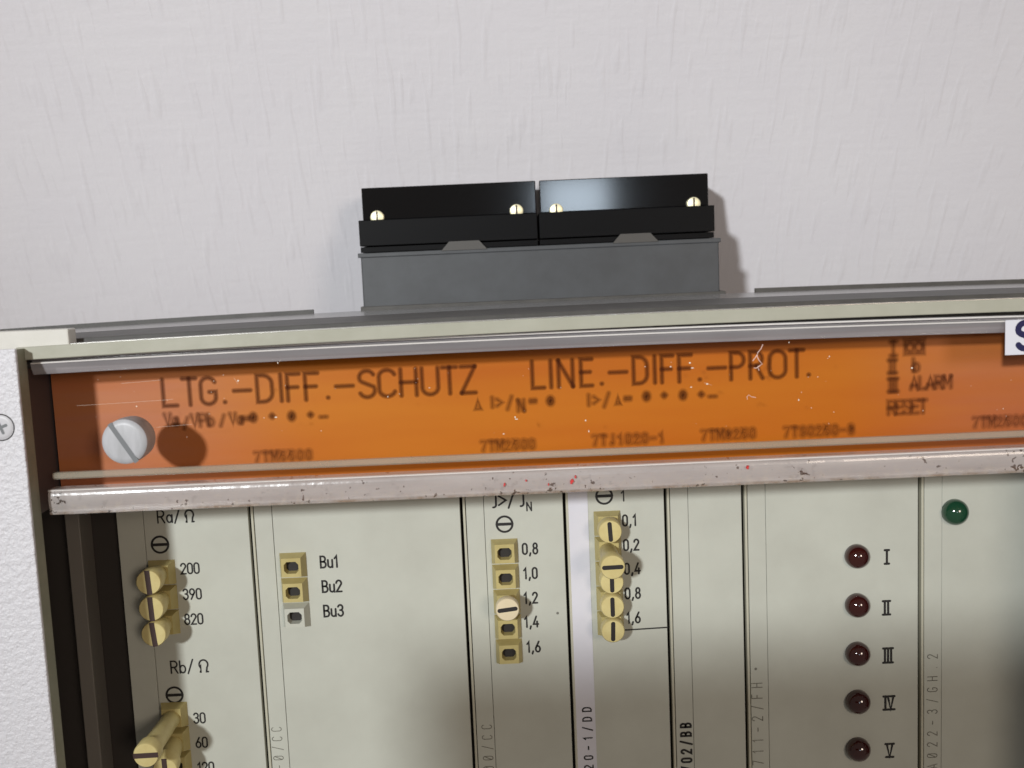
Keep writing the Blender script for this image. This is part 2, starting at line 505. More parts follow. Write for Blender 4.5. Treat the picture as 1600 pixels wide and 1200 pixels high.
G = {
    "0": (0.5, [("c", stadium(0.5))]),
    "1": (0.30, [[(0.02, 0.78), (0.22, 1.0), (0.22, 0.0)]]),
    "2": (0.5, [arc(0.25, 0.75, 0.25, 0.25, 175, -20, 10) + [(0.0, 0.0), (0.5, 0.0)]]),
    "3": (0.5, [arc(0.25, 0.76, 0.23, 0.24, 160, -80, 10) + [(0.22, 0.53)], [(0.22, 0.53)] + arc(0.25, 0.27, 0.25, 0.27, 80, -160, 12)]),
    "4": (0.55, [[(0.34, 1.0), (0.0, 0.26), (0.55, 0.26)], [(0.42, 0.52), (0.42, 0.0)]]),
    "5": (0.5, [[(0.46, 1.0), (0.06, 1.0), (0.03, 0.55)] + arc(0.25, 0.31, 0.25, 0.31, 120, -150, 12)]),
    "6": (0.5, [[(0.38, 1.0), (0.06, 0.45)] + arc(0.25, 0.28, 0.25, 0.28, 150, 510, 20)]),
    "7": (0.5, [[(0.0, 1.0), (0.5, 1.0), (0.16, 0.0)]]),
    "8": (0.5, [("c", arc(0.25, 0.76, 0.21, 0.24, 0, 342, 18)), ("c", arc(0.25, 0.27, 0.25, 0.27, 0, 342, 18))]),
    "9": (0.5, [[(0.12, 0.0), (0.44, 0.55)] + arc(0.25, 0.72, 0.25, 0.28, -30, 330, 20)]),
    "A": (0.58, [[(0.0, 0.0), (0.29, 1.0), (0.58, 0.0)], [(0.1, 0.3), (0.48, 0.3)]]),
    "B": (0.5, [[(0.0, 0.52), (0.0, 1.0), (0.24, 1.0)] + arc(0.24, 0.76, 0.22, 0.24, 90, -90, 8) + [(0.0, 0.52), (0.0, 0.0), (0.24, 0.0)] + arc(0.24, 0.26, 0.26, 0.26, -90, 90, 8)]),
    "C": (0.52, [arc(0.26, 0.74, 0.26, 0.26, 20, 180, 8) + arc(0.26, 0.26, 0.26, 0.26, 180, 340, 8)]),
    "D": (0.52, [("c", [(0.0, 0.0), (0.0, 1.0), (0.2, 1.0)] + arc(0.2, 0.68, 0.32, 0.32, 90, 0, 6) + arc(0.2, 0.32, 0.32, 0.32, 0, -90, 6))]),
    "E": (0.46, [[(0.46, 1.0), (0.0, 1.0), (0.0, 0.0), (0.46, 0.0)], [(0.0, 0.52), (0.38, 0.52)]]),
    "F": (0.46, [[(0.46, 1.0), (0.0, 1.0), (0.0, 0.0)], [(0.0, 0.5), (0.38, 0.5)]]),
    "G": (0.52, [arc(0.26, 0.74, 0.26, 0.26, 20, 180, 8) + arc(0.26, 0.26, 0.26, 0.26, 180, 360, 10) + [(0.52, 0.46), (0.3, 0.46)]]),
    "H": (0.52, [[(0.0, 0.0), (0.0, 1.0)], [(0.52, 0.0), (0.52, 1.0)], [(0.0, 0.5), (0.52, 0.5)]]),
    "I": (0.06, [[(0.03, 0.0), (0.03, 1.0)]]),
    "J": (0.32, [[(0.3, 1.0), (0.3, 0.18)] + arc(0.12, 0.18, 0.18, 0.18, 0, -100, 6)]),
    "L": (0.46, [[(0.0, 1.0), (0.0, 0.0), (0.46, 0.0)]]),
    "M": (0.62, [[(0.0, 0.0), (0.0, 1.0)], [(0.0, 1.0), (0.31, 0.4), (0.62, 1.0)], [(0.62, 1.0), (0.62, 0.0)]]),
    "N": (0.52, [[(0.0, 0.0), (0.0, 1.0)], [(0.0, 1.0), (0.52, 0.0)], [(0.52, 0.0), (0.52, 1.0)]]),
    "O": (0.56, [("c", stadium(0.56))]),
    "P": (0.5, [[(0.0, 0.0), (0.0, 1.0), (0.24, 1.0)] + arc(0.24, 0.73, 0.26, 0.27, 90, -90, 8) + [(0.0, 0.46)]]),
    "R": (0.52, [[(0.0, 0.0), (0.0, 1.0), (0.24, 1.0)] + arc(0.24, 0.74, 0.26, 0.26, 90, -90, 8) + [(0.0, 0.48)], [(0.26, 0.48), (0.52, 0.0)]]),
    "S": (0.52, [arc(0.26, 0.75, 0.25, 0.25, 25, 205, 9) + [(0.10, 0.58), (0.42, 0.42)] + arc(0.26, 0.26, 0.26, 0.26, 30, -155, 9)]),
    "T": (0.52, [[(0.0, 1.0), (0.52, 1.0)], [(0.26, 1.0), (0.26, 0.0)]]),
    "U": (0.54, [[(0.0, 1.0)] + arc(0.27, 0.27, 0.27, 0.27, 180, 360, 12) + [(0.54, 1.0)]]),
    "V": (0.54, [[(0.0, 1.0), (0.27, 0.0), (0.54, 1.0)]]),
    "Z": (0.52, [[(0.0, 1.0), (0.52, 1.0)], [(0.52, 1.0), (0.0, 0.0)], [(0.0, 0.0), (0.52, 0.0)]]),
    "a": (0.42, [("o", arc(0.2, 0.30, 0.2, 0.30, 0, 360, 16)[:-1]), [(0.42, 0.6), (0.42, 0.0)]]),
    "b": (0.44, [[(0.0, 1.0), (0.0, 0.0)], ("o", arc(0.22, 0.31, 0.22, 0.31, 0, 360, 16)[:-1])]),
    "u": (0.42, [[(0.0, 0.66)] + arc(0.21, 0.21, 0.21, 0.21, 180, 360, 10) + [(0.42, 0.66)], [(0.42, 0.3), (0.42, 0.0)]]),
    "/": (0.42, [[(0.0, -0.08), (0.42, 1.08)]]),
    "-": (0.55, [[(0.06, 0.46), (0.5, 0.46)]]),
    ".": (0.10, [[(0.04, 0.05), (0.06, 0.05)]]),
    ",": (0.16, [[(0.12, 0.08), (0.03, -0.17)]]),
    ">": (0.5, [[(0.0, 0.8), (0.5, 0.47), (0.0, 0.14)]]),
    "=": (0.5, [[(0.0, 0.58), (0.5, 0.58)], [(0.0, 0.34), (0.5, 0.34)]]),
    "+": (0.5, [[(0.05, 0.46), (0.45, 0.46)], [(0.25, 0.66), (0.25, 0.26)]]),
    "^": (0.5, [("c", [(0.05, 0.0), (0.25, 0.8), (0.45, 0.0)])]),            # triangle
    "@": (0.62, [("c", arc(0.31, 0.45, 0.10, 0.15, 0, 340, 16)), ("c", arc(0.31, 0.45, 0.26, 0.36, 0, 345, 20))]),  # filled spot
    "W": (0.7, [[(0.1, 0.0), (0.0, 0.0), (0.1, 0.0)] + [(0.14, 0.55)] + arc(0.35, 0.62, 0.35, 0.38, 220, -40, 14) + [(0.56, 0.0), (0.7, 0.0)]]),  # ohm sign
    "i": (0.30, [[(0.0, 0.0), (0.3, 0.0)], [(0.0, 1.0), (0.3, 1.0)], [(0.15, 0.0), (0.15, 1.0)]]),
    "j": (0.52, [[(0.0, 0.0), (0.52, 0.0)], [(0.0, 1.0), (0.52, 1.0)], [(0.14, 0.0), (0.14, 1.0)], [(0.38, 0.0), (0.38, 1.0)]]),
    "k": (0.66, [[(0.0, 0.0), (0.66, 0.0)], [(0.0, 1.0), (0.66, 1.0)], [(0.12, 0.0), (0.12, 1.0)], [(0.33, 0.0), (0.33, 1.0)], [(0.54, 0.0), (0.54, 1.0)]]),
    "l": (0.80, [[(0.0, 0.0), (0.8, 0.0)], [(0.0, 1.0), (0.8, 1.0)], [(0.14, 0.0), (0.14, 1.0)], [(0.32, 1.0), (0.53, 0.0), (0.72, 1.0)]]),
    "v": (0.62, [[(0.05, 0.0), (0.57, 0.0)], [(0.0, 1.0), (0.62, 1.0)], [(0.1, 1.0), (0.31, 0.0), (0.52, 1.0)]]),
    "x": (0.55, [("c", stadium(0.5)), [(0.02, 0.12), (0.48, 0.88)]]),        # slashed zero
    "q": (0.9, [("c", [(0.0, 0.0), (0.0, 0.9), (0.9, 0.9), (0.9, 0.0)]), ("c", arc(0.24, 0.45, 0.16, 0.28, 0, 340, 12)), ("c", arc(0.66, 0.45, 0.16, 0.28, 0, 340, 12))]),
}


def ribbon(pts, half, closed=False):
    """2-D outline strip with mitred joints and round caps: returns verts, faces."""
    P = [Vector(p) for p in pts]
    Q = [P[0]]
    for p in P[1:]:
        if (p - Q[-1]).length > 1e-4:
            Q.append(p)
    if closed and (Q[0] - Q[-1]).length < 1e-4:
        Q.pop()
    n = len(Q)
    V, F = [], []
    L = []
    for i in range(n):
        if closed:
            a, b = Q[i - 1], Q[(i + 1) % n]
        else:
            a, b = Q[max(i - 1, 0)], Q[min(i + 1, n - 1)]
        d1 = (Q[i] - a).normalized() if (Q[i] - a).length > 0 else None
        d2 = (b - Q[i]).normalized() if (b - Q[i]).length > 0 else None
        d1 = d1 or d2
        d2 = d2 or d1
        t_ = d1 + d2
        t_ = t_.normalized() if t_.length > 1e-6 else d1
        nrm = Vector((-t_.y, t_.x))
        c = max(0.45 if half < 0.25 else 0.72, nrm.dot(Vector((-d1.y, d1.x))))
        L.append((Q[i] + nrm * half / c, Q[i] - nrm * half / c, t_))
    for l, r, _ in L:
        V += [l, r]
    for i in range(n if closed else n - 1):
        j = (i + 1) % n
        F.append((2 * i, 2 * i + 1, 2 * j + 1, 2 * j))
    if not closed:
        for idx, sgn in ((0, -1), (n - 1, 1)):
            d = L[idx][2] * sgn
            nr = Vector((-d.y, d.x))
            k0 = len(V)
            fan = [Q[idx] + nr * half * math.cos(a) + d * half * math.sin(a) for a in [math.pi * k / 8 for k in range(9)]]
            V += fan
            F.append(tuple(range(k0, k0 + 9)))
    return V, F


class Print:
    """Collects lettering and marks into one mesh."""
    def __init__(self, y):
        self.V, self.F, self.y, self.k = [], [], y, 0

    def put(self, v2, f2, to3):
        k0 = len(self.V)
        dy = -0.002 * (self.k % 9)
        self.k += 1
        pts = [to3(p) for p in v2]
        self.V += [(p[0], self.y + dy, p[1]) for p in pts]
        for f in f2:
            # orient towards -y
            a, b, c = pts[f[0]], pts[f[1]], pts[f[2]]
            cr = (b[0] - a[0]) * (c[1] - a[1]) - (b[1] - a[1]) * (c[0] - a[0])
            self.F.append(tuple(k0 + i for i in (f if cr > 0 else reversed(f))))

    def stroke(self, pts, half, to3, closed=False):
        self.put(*ribbon(pts, half, closed), to3)

    def text(self, s, x, z, h, wt, track=0.22, sx=1.0, vertical=False, pitch=None, skew=0.0):
        """wt: stroke width in mm; x, z: left end of the base line in mm."""
        u = 0.0
        for ch in s:
            if ch == " ":
                u += pitch or 0.5 * h * sx
                continue
            gw, strokes = G[ch]
            off = u + ((pitch - gw * h * sx) / 2 if pitch else 0)
            for st in strokes:
                closed = isinstance(st, tuple)
                pts = st[1] if closed else st
                pp = [(off + (p[0] + skew * p[1]) * h * sx, p[1] * h) for p in pts]
                if vertical:
                    self.stroke(pp, wt / 2, lambda p: (x - p[1], z + p[0]), closed)
                else:
                    self.stroke(pp, wt / 2, lambda p: (x + p[0], z + p[1]), closed)
            u += pitch or (gw * sx + track) * h

    def glyph(self, ch, x0, x1, z, h, wt):
        gw, strokes = G[ch]
        for st in strokes:
            closed = isinstance(st, tuple)
            pts = st[1] if closed else st
            pp = [(p[0] / gw * (x1 - x0), p[1] * h) for p in pts]
            self.stroke(pp, wt / 2, lambda p: (x0 + p[0], z + p[1]), closed)

    def line(self, a, b, wt):
        self.stroke([a, b], wt / 2, lambda p: p)

    def build(self, name, material, parent=None):
        return flat(name, self.V, self.F, material, parent)


# ------------------------------------------------------------------ the wall behind
wall_slope = 0.60
bm = bmesh.new()
z_hi, z_lo = 420, -420
y_at = lambda z: 52 - wall_slope * (z - 18)
quad = [(-900, z_hi), (900, z_hi), (900, z_lo), (-900, z_lo)]
front = [bm.verts.new((x, y_at(z), z)) for x, z in quad]
back = [bm.verts.new((x, y_at(z) + 40, z)) for x, z in quad]
bm.faces.new(front)
bm.faces.new(back)
for i in range(4):
    bm.faces.new((front[i], front[(i + 1) % 4], back[(i + 1) % 4], back[i]))
wall = link_mesh("wall", bm, "wallpaper")
tag(wall, kind="structure")

# ------------------------------------------------------------------ relay housing
house = empty("relay_housing", (10, 5, -110))
tag(house, "pale metal relay housing with white hammered front frame, leaning under the black terminal block", "relay housing")
XL, XR = -82.8, 113.0
fr = box("front_frame", (XL - 46, XL, -34.5, -33.7, -140, -11.0), "white", house, 0.25, 3)
fr2 = box("front_frame", (XR, XR + 46, -34.5, -33.7, -140, -11.0), "white", house, 0.25, 3)
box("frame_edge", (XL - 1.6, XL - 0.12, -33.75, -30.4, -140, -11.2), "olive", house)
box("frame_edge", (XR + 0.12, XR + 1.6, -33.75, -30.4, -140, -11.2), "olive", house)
# screw in the frame
sx, sz = at(1, 668, -34.6)
bm = bmesh.new()
lathe_y(bm, sx, sz, [(2.33, -34.0), (2.33, -34.54), (2.12, -34.54), (2.10, -34.4)], 40)
ring = link_mesh("frame_screw", bm, "slot_black", fr)
bm = bmesh.new()
lathe_y(bm, sx, sz, [(0, -34.62), (1.5, -34.61), (1.95, -34.58), (2.05, -34.5), (2.05, -34.2)], 40)
hd = link_mesh("screw_head", bm, "steel", fr, True)
pr = Print(-34.64)
for a in (20, 110):
    d = Vector((math.cos(math.radians(a)), math.sin(math.radians(a))))
    pr.line((sx - d.x * 1.0, sz - d.y * 1.0), (sx + d.x * 1.0, sz + d.y * 1.0), 0.5)
pr.build("cross_slot", "slot_grey", fr)
# lip above the cover, cream end piece, plate on top
LIP_BOW = (-0.000086, 0.0055)
COVER_BOW = (-0.00009, 0.0)


def bow(o, ab, step=12):
    """Bend a long part slightly: the bars of the old housing are not quite straight."""
    me = o.data
    b_ = bmesh.new()
    b_.from_mesh(me)
    xs = [v.co.x / S for v in b_.verts]
    x_ = min(xs) + step
    while x_ < max(xs) - 1:
        bmesh.ops.bisect_plane(b_, geom=b_.verts[:] + b_.edges[:] + b_.faces[:], plane_co=(x_ * S, 0, 0), plane_no=(1, 0, 0))
        x_ += step
    for v in b_.verts:
        x_ = v.co.x / S
        v.co.z += (ab[0] * x_ * x_ + ab[1] * x_) * S
    b_.to_mesh(me)
    b_.free()


box("front_lip", (XL - 1.6, XR + 1.6, -30.8, -29.9, -12.15, -9.95), "lip", house, 0.12)
box("lip_return", (XL - 1.6, XR + 1.6, -25.9, -25.0, -14.2, -10.3), "lip", house)
box("lip_edge", (-75.5, XR + 0.5, -29.85, -29.1, -11.4, -9.8), "edge_metal", house, 0.1)
box("end_cap", (-128.7, -75.6, -29.85, -26.5, -13.2, -8.25), "ledge", house, 0.25)
box("top_plate", (-128, 158, -2.0, 30.0, -14, -9.5), "grey_metal", house)
box("front_dark_band", (-128, 158, -26.3, -2.2, -14, -9.2), "dark_strip", house, 0.15)  # dark grey band along the front of the top
for xa, xb in ((-118, -44.5), (56.3, 158)):
    box("rear_edge_strip", (xa, xb, 30.1, 31.0, -14, -8.6), "dark_strip", house)
for o in list(house.children):
    if o.name.split(".")[0] in ("front_lip", "lip_edge", "lip_return", "top_plate", "front_dark_band", "rear_edge_strip"):
        bow(o, LIP_BOW)
# inside of the recess
box("recess_back", (-106, 136, 3.0, 4.0, -140, -15), "dark", house)
box("recess_side", (-107, -106, -28, 3.0, -140, -14.5), "dark", house)
box("recess_side", (136, 137, -28, 3.0, -140, -14.5), "dark", house)
box("recess_top", (-106, 136, -28, 3.0, -14.6, -14.1), "dark", house)
box("side_cheek", (-88.5, -85.2, -29.0, -14.0, -41.2, -13.4), "cheek", house)
box("guide_rail", (-90.9, -88.0, -3.2, 2.8, -140, -44.2), "rail_grey", house, 0.2)

# ------------------------------------------------------------------ plug-in modules with their front plates
gaps = [-82.0, -54.65, -11.45, 9.57, 30.2, 46.0, 82.1, 112.4]
TOPZ, BOTZ = -13.0, -138.0
descr = [
    "narrow pale module front marked Ra and Rb behind the left plugs",
    "wide pale module front marked Bu1 Bu2 Bu3 beside three sockets",
    "pale module front with five sockets numbered 0,8 to 1,6",
    "pale module front with white paper strip and plugs numbered 0,1 to 1,6",
    "plain narrow pale module front lettered 702/BB at its foot",
    "pale module front with five dark red lamps I to V",
    "rightmost pale module front with one green lamp",
]
mods = []
for i, lab in enumerate(descr):
    x0, x1 = gaps[i] + 0.30, gaps[i + 1] - 0.30
    e = empty("plug_in_module", ((x0 + x1) / 2, 0, BOTZ))
    tag(e, lab, "module", "plug-in modules side by side in the relay housing")
    mods.append(e)
    sw = 4.3 if i else 5.4                   # width of the label strip at the left of the plate
    if i:
        box("edge_bead", (x0, x0 + 0.5, -0.2, 1.4, BOTZ, TOPZ), "pale_edge", e, 0.1)
        box("label_strip", (x0 + 0.66, x0 + sw - 0.05, -0.06, 1.4, BOTZ, TOPZ), "panel", e, 0.05)
        box("front_plate", (x0 + sw + 0.03, x1, 0.0, 1.4, BOTZ, TOPZ), "panel", e, 0.12)
    else:
        box("label_strip", (x0, x0 + sw - 0.05, -0.03, 1.4, BOTZ, TOPZ), "panel", e, 0.05)
        box("front_plate", (x0 + sw + 0.03, x1, 0.0, 1.4, BOTZ, TOPZ), "panel", e, 0.12)

PY = -0.025


def P0(px, py):
    return at(px, py, PY)


K = 1 / 7.82
ink = [Print(PY) for _ in range(7)]


def put(i, s, px, py, hpx, wt=0.30, **kw):
    x, z = P0(px, py)
    ink[i].text(s, x, z, hpx * K, wt, **kw)


def screw_mark(i, px, py, rpx):
    x, z = P0(px, py)
    r = rpx * K
    ink[i].stroke(arc(0, 0, r, r, 0, 350, 35), 0.22, lambda p: (x + p[0], z + p[1]), True)
    ink[i].line((x - r * .96, z), (x + r * .96, z), 0.62)


put(0, "Ra/", 247, 817, 20, 0.34, track=0.20)
put(0, "W", 290, 815.5, 19, 0.36)
put(0, "Rb/", 268, 1052, 20, 0.34, track=0.20)
put(0, "W", 312, 1050, 20, 0.36)
screw_mark(0, 250, 851, 13.2)
screw_mark(0, 272.7, 1086, 13.0)
for s, x, y in (("200", 283.5, 896.7), ("390", 287, 936.7), ("820", 289.5, 975.7), ("30", 303.5, 1130), ("60", 307, 1168), ("120", 310, 1207)):
    put(0, s, x, y, 16.8, 0.34, track=0.19, sx=0.88)
for s, x, y in (("Bu1", 501.5, 887), ("Bu2", 504.5, 925.3), ("Bu3", 507, 963.5)):
    put(1, s, x, y, 18.4, 0.40, track=0.20, sx=0.88)
put(2, "J>/", 768.5, 793, 23, 0.40, track=0.17, sx=1.0)
put(2, "J", 811.5, 791, 23, 0.40)
put(2, "N", 823.5, 798, 13.5, 0.30)
screw_mark(2, 788.3, 819, 12.6)
for s, x, y in (("0,8", 817, 866), ("1,0", 819, 904.2), ("1,2", 819.5, 942.7), ("1,4", 820.5, 980), ("1,6", 824, 1019)):
    put(2, s, x, y, 17.2, 0.38, track=0.22, sx=0.80)
put(3, "1", 971, 782.8, 16.5, 0.30)
screw_mark(3, 944, 775, 12.6)
for s, x, y in (("0,1", 973.5, 821.6), ("0,2", 975, 860), ("0,4", 976.5, 897), ("0,8", 977.5, 935.5), ("1,6", 980, 973.5)):
    put(3, s, x, y, 17.2, 0.38, track=0.22, sx=0.80)
ink[3].line(P0(972, 984.8), P0(1043.6, 980.2), 0.30)
for s, x, y in (("i", 1382.5, 881), ("j", 1379.5, 960.5), ("k", 1380, 1035.6), ("l", 1380.5, 1109), ("v", 1383.5, 1183)):
    put(5, s, x, y, 22.5 if s != "k" else 24, 0.48)
for i, p in enumerate(ink):
    if p.V:
        p.build("lettering", "ink", mods[i])


# lettering that runs up the label strips
def upright(i, s, px, py, h, pitch, wt, material, y=-0.085):
    """(px, py): pixel of the LOWER end of the base line; the text climbs from there."""
    p = Print(y)
    x, z = at(px, py, y)
    p.text(s, x, z, h, wt, vertical=True, pitch=pitch, sx=0.78)
    p.build("strip_lettering", material, mods[i])


upright(1, "-x/CC", 444.3, 1206, 2.05, 2.09, 0.15, "ink_faint")
upright(2, "xx/CC", 771.5, 1208, 2.05, 2.27, 0.15, "ink_faint")
upright(4, "702/BB", 1081, 1208, 2.05, 1.92, 0.46, "ink")
upright(5, "711-2/FH", 1193, 1200, 2.2, 2.42, 0.17, "ink_faint")
upright(6, "Ax22-3/GH.2", 1464, 1205.5, 2.05, 2.40, 0.17, "ink_faint")

# the white paper strip on the fourth module
paper = box("paper_label", (10.35, 14.35, -0.14, -0.07, BOTZ + 2, -16), "paper", mods[3])
p = Print(-0.165)
x, z = at(927, 1206, -0.165)
p.text("20-1/DD", x, z, 1.75, 0.30, vertical=True, pitch=2.11, sx=0.85)
p.build("paper_lettering", "ink", mods[3])


# sockets: truncated pyramids with an eight-sided hole
def socket(i, cx, cz, material="socket", hole=True):
    hw, hh, fw_, fh, H = 2.72, 2.55, 1.98, 1.95, 2.25
    bm = bmesh.new()
    base = [bm.verts.new((cx + a * hw, -0.02, cz + b * hh)) for a, b in ((-1, -1), (1, -1), (1, 1), (-1, 1))]
    # face outline in eight points so that it bridges to the octagon
    o8 = [(-1, -0.5), (-1, 0.5), (-0.62, 1), (0.62, 1), (1, 0.5), (1, -0.5), (0.62, -1), (-0.62, -1)]
    corner = [bm.verts.new((cx + a * fw_, -H, cz + b * fh)) for a, b in ((-1, -1), (1, -1), (1, 1), (-1, 1))]
    for k in range(4):
        bm.faces.new((base[k], base[(k + 1) % 4], corner[(k + 1) % 4], corner[k]))
    ow, oh = 1.48, 1.22
    ring_ = [bm.verts.new((cx + a * ow, -H, cz + b * oh)) for a, b in o8]
    bl, br_, tr_, tl = corner
    bm.faces.new((bl, tl, ring_[1], ring_[0]))
    bm.faces.new((tl, ring_[2], ring_[1]))
    bm.faces.new((tl, tr_, ring_[3], ring_[2]))
    bm.faces.new((tr_, ring_[4], ring_[3]))
    bm.faces.new((tr_, br_, ring_[5], ring_[4]))
    bm.faces.new((br_, ring_[6], ring_[5]))
    bm.faces.new((br_, bl, ring_[7], ring_[6]))
    bm.faces.new((bl, ring_[0], ring_[7]))
    deep = [bm.verts.new((v.co.x * 1 + (cx - v.co.x) * 0.12, -0.6, v.co.z + (cz - v.co.z) * 0.12)) for v in ring_]
    for k in range(8):
        bm.faces.new((ring_[k], ring_[(k + 1) % 8], deep[(k + 1) % 8], deep[k]))
    so = link_mesh("socket", bm, material, mods[i])
    bm = bmesh.new()
    bm.faces.new([bm.verts.new((cx + a * ow * 0.9, -0.62, cz + b * oh * 0.9)) for a, b in o8])
    link_mesh("socket_hole", bm, "socket_hole", so)
    return so


PITCH = 5.27
for k in range(3):
    socket(0, -73.3, -60.2 - PITCH * k)
    socket(0, -73.2, -90.6 - PITCH * k)
    s = socket(1, -46.4, -59.85 - PITCH * k, "socket" if k < 2 else "grey_socket")
    if k == 2:
        s["label"] = "pale grey socket at the foot of the row"
for k in range(5):
    socket(2, -3.0, -58.9 - 5.3 * k)
    socket(3, 18.2, -54.0 - 5.25 * k)


# indicator lamps
def lens(i, cx, cz, r, material, label=None):
    bm = bmesh.new()
    prof = [(r, -0.01), (r, -0.5)]
    for k in range(1, 13):
        a = math.pi / 2 * k / 12
        prof.append((r * math.cos(a) if k < 12 else 0.0, -0.5 - r * 0.86 * math.sin(a)))
    lathe_y(bm, cx, cz, prof, 48)
    o = link_mesh("indicator_lamp", bm, material, mods[i], True)
    if label:
        o["label"] = label


for k in range(5):
    lens(5, 69.15, -63.15 - 10.38 * k, 2.52, "red_lens")
lens(6, 89.2, -54.75, 2.68, "green_lens")

# ------------------------------------------------------------------ contact plugs
def plug(cx, cz, head_y, r, slot_deg, label, material="plug", slot="slot_black", full=True, tilt=(0, 0)):
    """Round-headed plug standing in its socket; head_y is the front of the head."""
    e = empty("contact_plug", (cx, -1.2, cz))
    tag(e, label, "contact plug", "slotted plastic contact plugs in the sockets")
    x, z = cx + tilt[0], cz + tilt[1]
    bm = bmesh.new()
    lathe_y(bm, 0, 0, [(0, head_y + 0.03), (r * 0.6, head_y + 0.02), (r - 0.16, head_y + 0.06), (r, head_y + 0.28), (r, head_y + 2.6), (r * 0.80, head_y + 3.1)], 44)
    # shear towards the socket so that a leaning plug still meets its hole
    def lean(b):
        for v in b.verts:
            f = (v.co.y - (-1.0)) / (head_y + 1.0)
            v.co.x += cx + tilt[0] * f
            v.co.z += cz + tilt[1] * f
    lean(bm)
    hd_ = link_mesh("head", bm, material, e, True)
    bm = bmesh.new()
    lathe_y(bm, 0, 0, [(r * 0.84, head_y + 2.9), (r * 0.82, head_y + 4.2), (r * 0.72, -2.0), (r * 0.5, -1.0)], 32)
    lean(bm)
    link_mesh("shank", bm, material, e, True)
    L_ = r * (0.985 if full else 0.86)
    hw = 0.52 if full else 0.43
    d = Vector((math.cos(math.radians(slot_deg)), math.sin(math.radians(slot_deg))))
    pr_ = Print(head_y - 0.012)
    if full:
        nn = Vector((-d.y, d.x)) * hw
        a, b = Vector((x, z)) - d * L_, Vector((x, z)) + d * L_
        pr_.put([a - nn, b - nn, b + nn, a + nn], [(0, 1, 2, 3)], lambda q: (q[0], q[1]))
    else:
        pr_.line((x - d.x * (L_ - hw), z - d.y * (L_ - hw)), (x + d.x * (L_ - hw), z + d.y * (L_ - hw)), 2 * hw)
    pr_.build("slot", slot, hd_)


g = "plug"
plug(-73.5, -59.95, -8.0, 2.5, 93, "yellow slotted plug beside the number 200, topmost of its three", slot="slot_brown")
plug(-73.4, -65.35, -8.0, 2.5, 92, "yellow slotted plug beside 390, between two other upright-slotted plugs", slot="slot_brown")
plug(-73.35, -70.6, -8.0, 2.5, 95, "yellow slotted plug beside 820, lowest of its three", slot="slot_brown")
plug(-73.2, -90.6, -16.2, 2.48, 1, "long pulled-out yellow plug beside the number 30, slot lying level", slot="slot_brown", tilt=(-0.7, -1.2))
plug(-73.2, -95.9, -9.0, 2.5, 91, "yellow plug cut by the bottom edge, below the pulled-out one", slot="slot_brown", tilt=(0.2, -2.6))
plug(-3.0, -69.5, -7.6, 2.36, 6, "cream white plug with level slot beside the number 1,2", "plug_pale", "slot_black", False, tilt=(0.15, 0.7))
plug(18.2, -54.0, -6.2, 2.36, 93, "yellow plug beside 0,1 at the top of the plug column", full=False, tilt=(0, -0.25))
plug(18.0, -59.25, -12.7, 2.42, 1, "protruding yellow plug with level black slot beside 0,2 and 0,4", full=False, tilt=(-0.1, -0.3))
plug(18.2, -64.5, -6.0, 2.36, 90, "yellow plug beside 0,4, half hidden under the protruding plug", full=False, tilt=(0.05, -0.2))
plug(18.2, -69.75, -6.0, 2.36, 90, "yellow plug with upright slot beside the number 0,8", full=False)
plug(18.2, -75.0, -6.0, 2.36, 88, "yellow plug beside 1,6 at the foot of the plug column", full=False, tilt=(-0.05, 0.2))

# ------------------------------------------------------------------ amber label strip
AY = -17.0
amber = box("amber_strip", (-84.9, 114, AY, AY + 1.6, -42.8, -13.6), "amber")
tag(amber, "translucent orange strip printed with the line differential protection title", "label strip")


def soft(build, y, width, blur, layers):
    """Print that lies in a diffusing sheet: nested, ever wider and fainter strokes."""
    V, F = [], []
    for k in range(layers):
        p_ = Print(y - 0.022 * k)
        build(p_, max(0.05, width + blur * (1 - 2 * k / (layers - 1))))
        n0 = len(V)
        V += p_.V
        F += [tuple(n0 + i for i in f) for f in p_.F]
    return V, F


title = [("L", 256, 277), ("T", 287, 308), ("G", 315, 338), (".", 350, 353), ("-", 363, 395), ("D", 403, 426), ("I", 438.5, 441.5), ("F", 450, 469),
         ("F", 478, 498), (".", 511, 514), ("-", 522, 555), ("S", 562, 586), ("C", 593, 618), ("H", 627, 651), ("U", 660, 685), ("T", 692, 714), ("Z", 721, 743),
         ("L", 832, 850), ("I", 859.5, 862.5), ("N", 873, 895), ("E", 908, 925), (".", 938.5, 941.5), ("-", 949, 982), ("D", 990, 1011), ("I", 1021.5, 1024.5),
         ("F", 1034, 1051), ("F", 1061, 1080), (".", 1091.5, 1094.5), ("-", 1103, 1136), ("P", 1142, 1162), ("R", 1172, 1191), ("O", 1202, 1227), ("T", 1234, 1255), (".", 1261.5, 1264.5)]


def title_marks(p_, wt):
    for ch, a, b in title:
        xa, _ = at(a, 605, AY)
        xb, _ = at(b, 605, AY)
        dx = (xb - xa)
        zc = at(265, 634, AY)[1] + (0.0 if a < 800 else 0.35)
        # x at the height of the line: follow the camera roll through at()
        py = 634 - (a - 265) * 0.0475
        xa = at(a, py, AY)[0] + 0.05
        p_.glyph(ch, xa, xa + dx, zc, 4.9, wt)


V, F = soft(title_marks, AY - 0.03, 0.46, 0.62, 8)
flat("title_lettering", V, F, "amber_ink", amber)


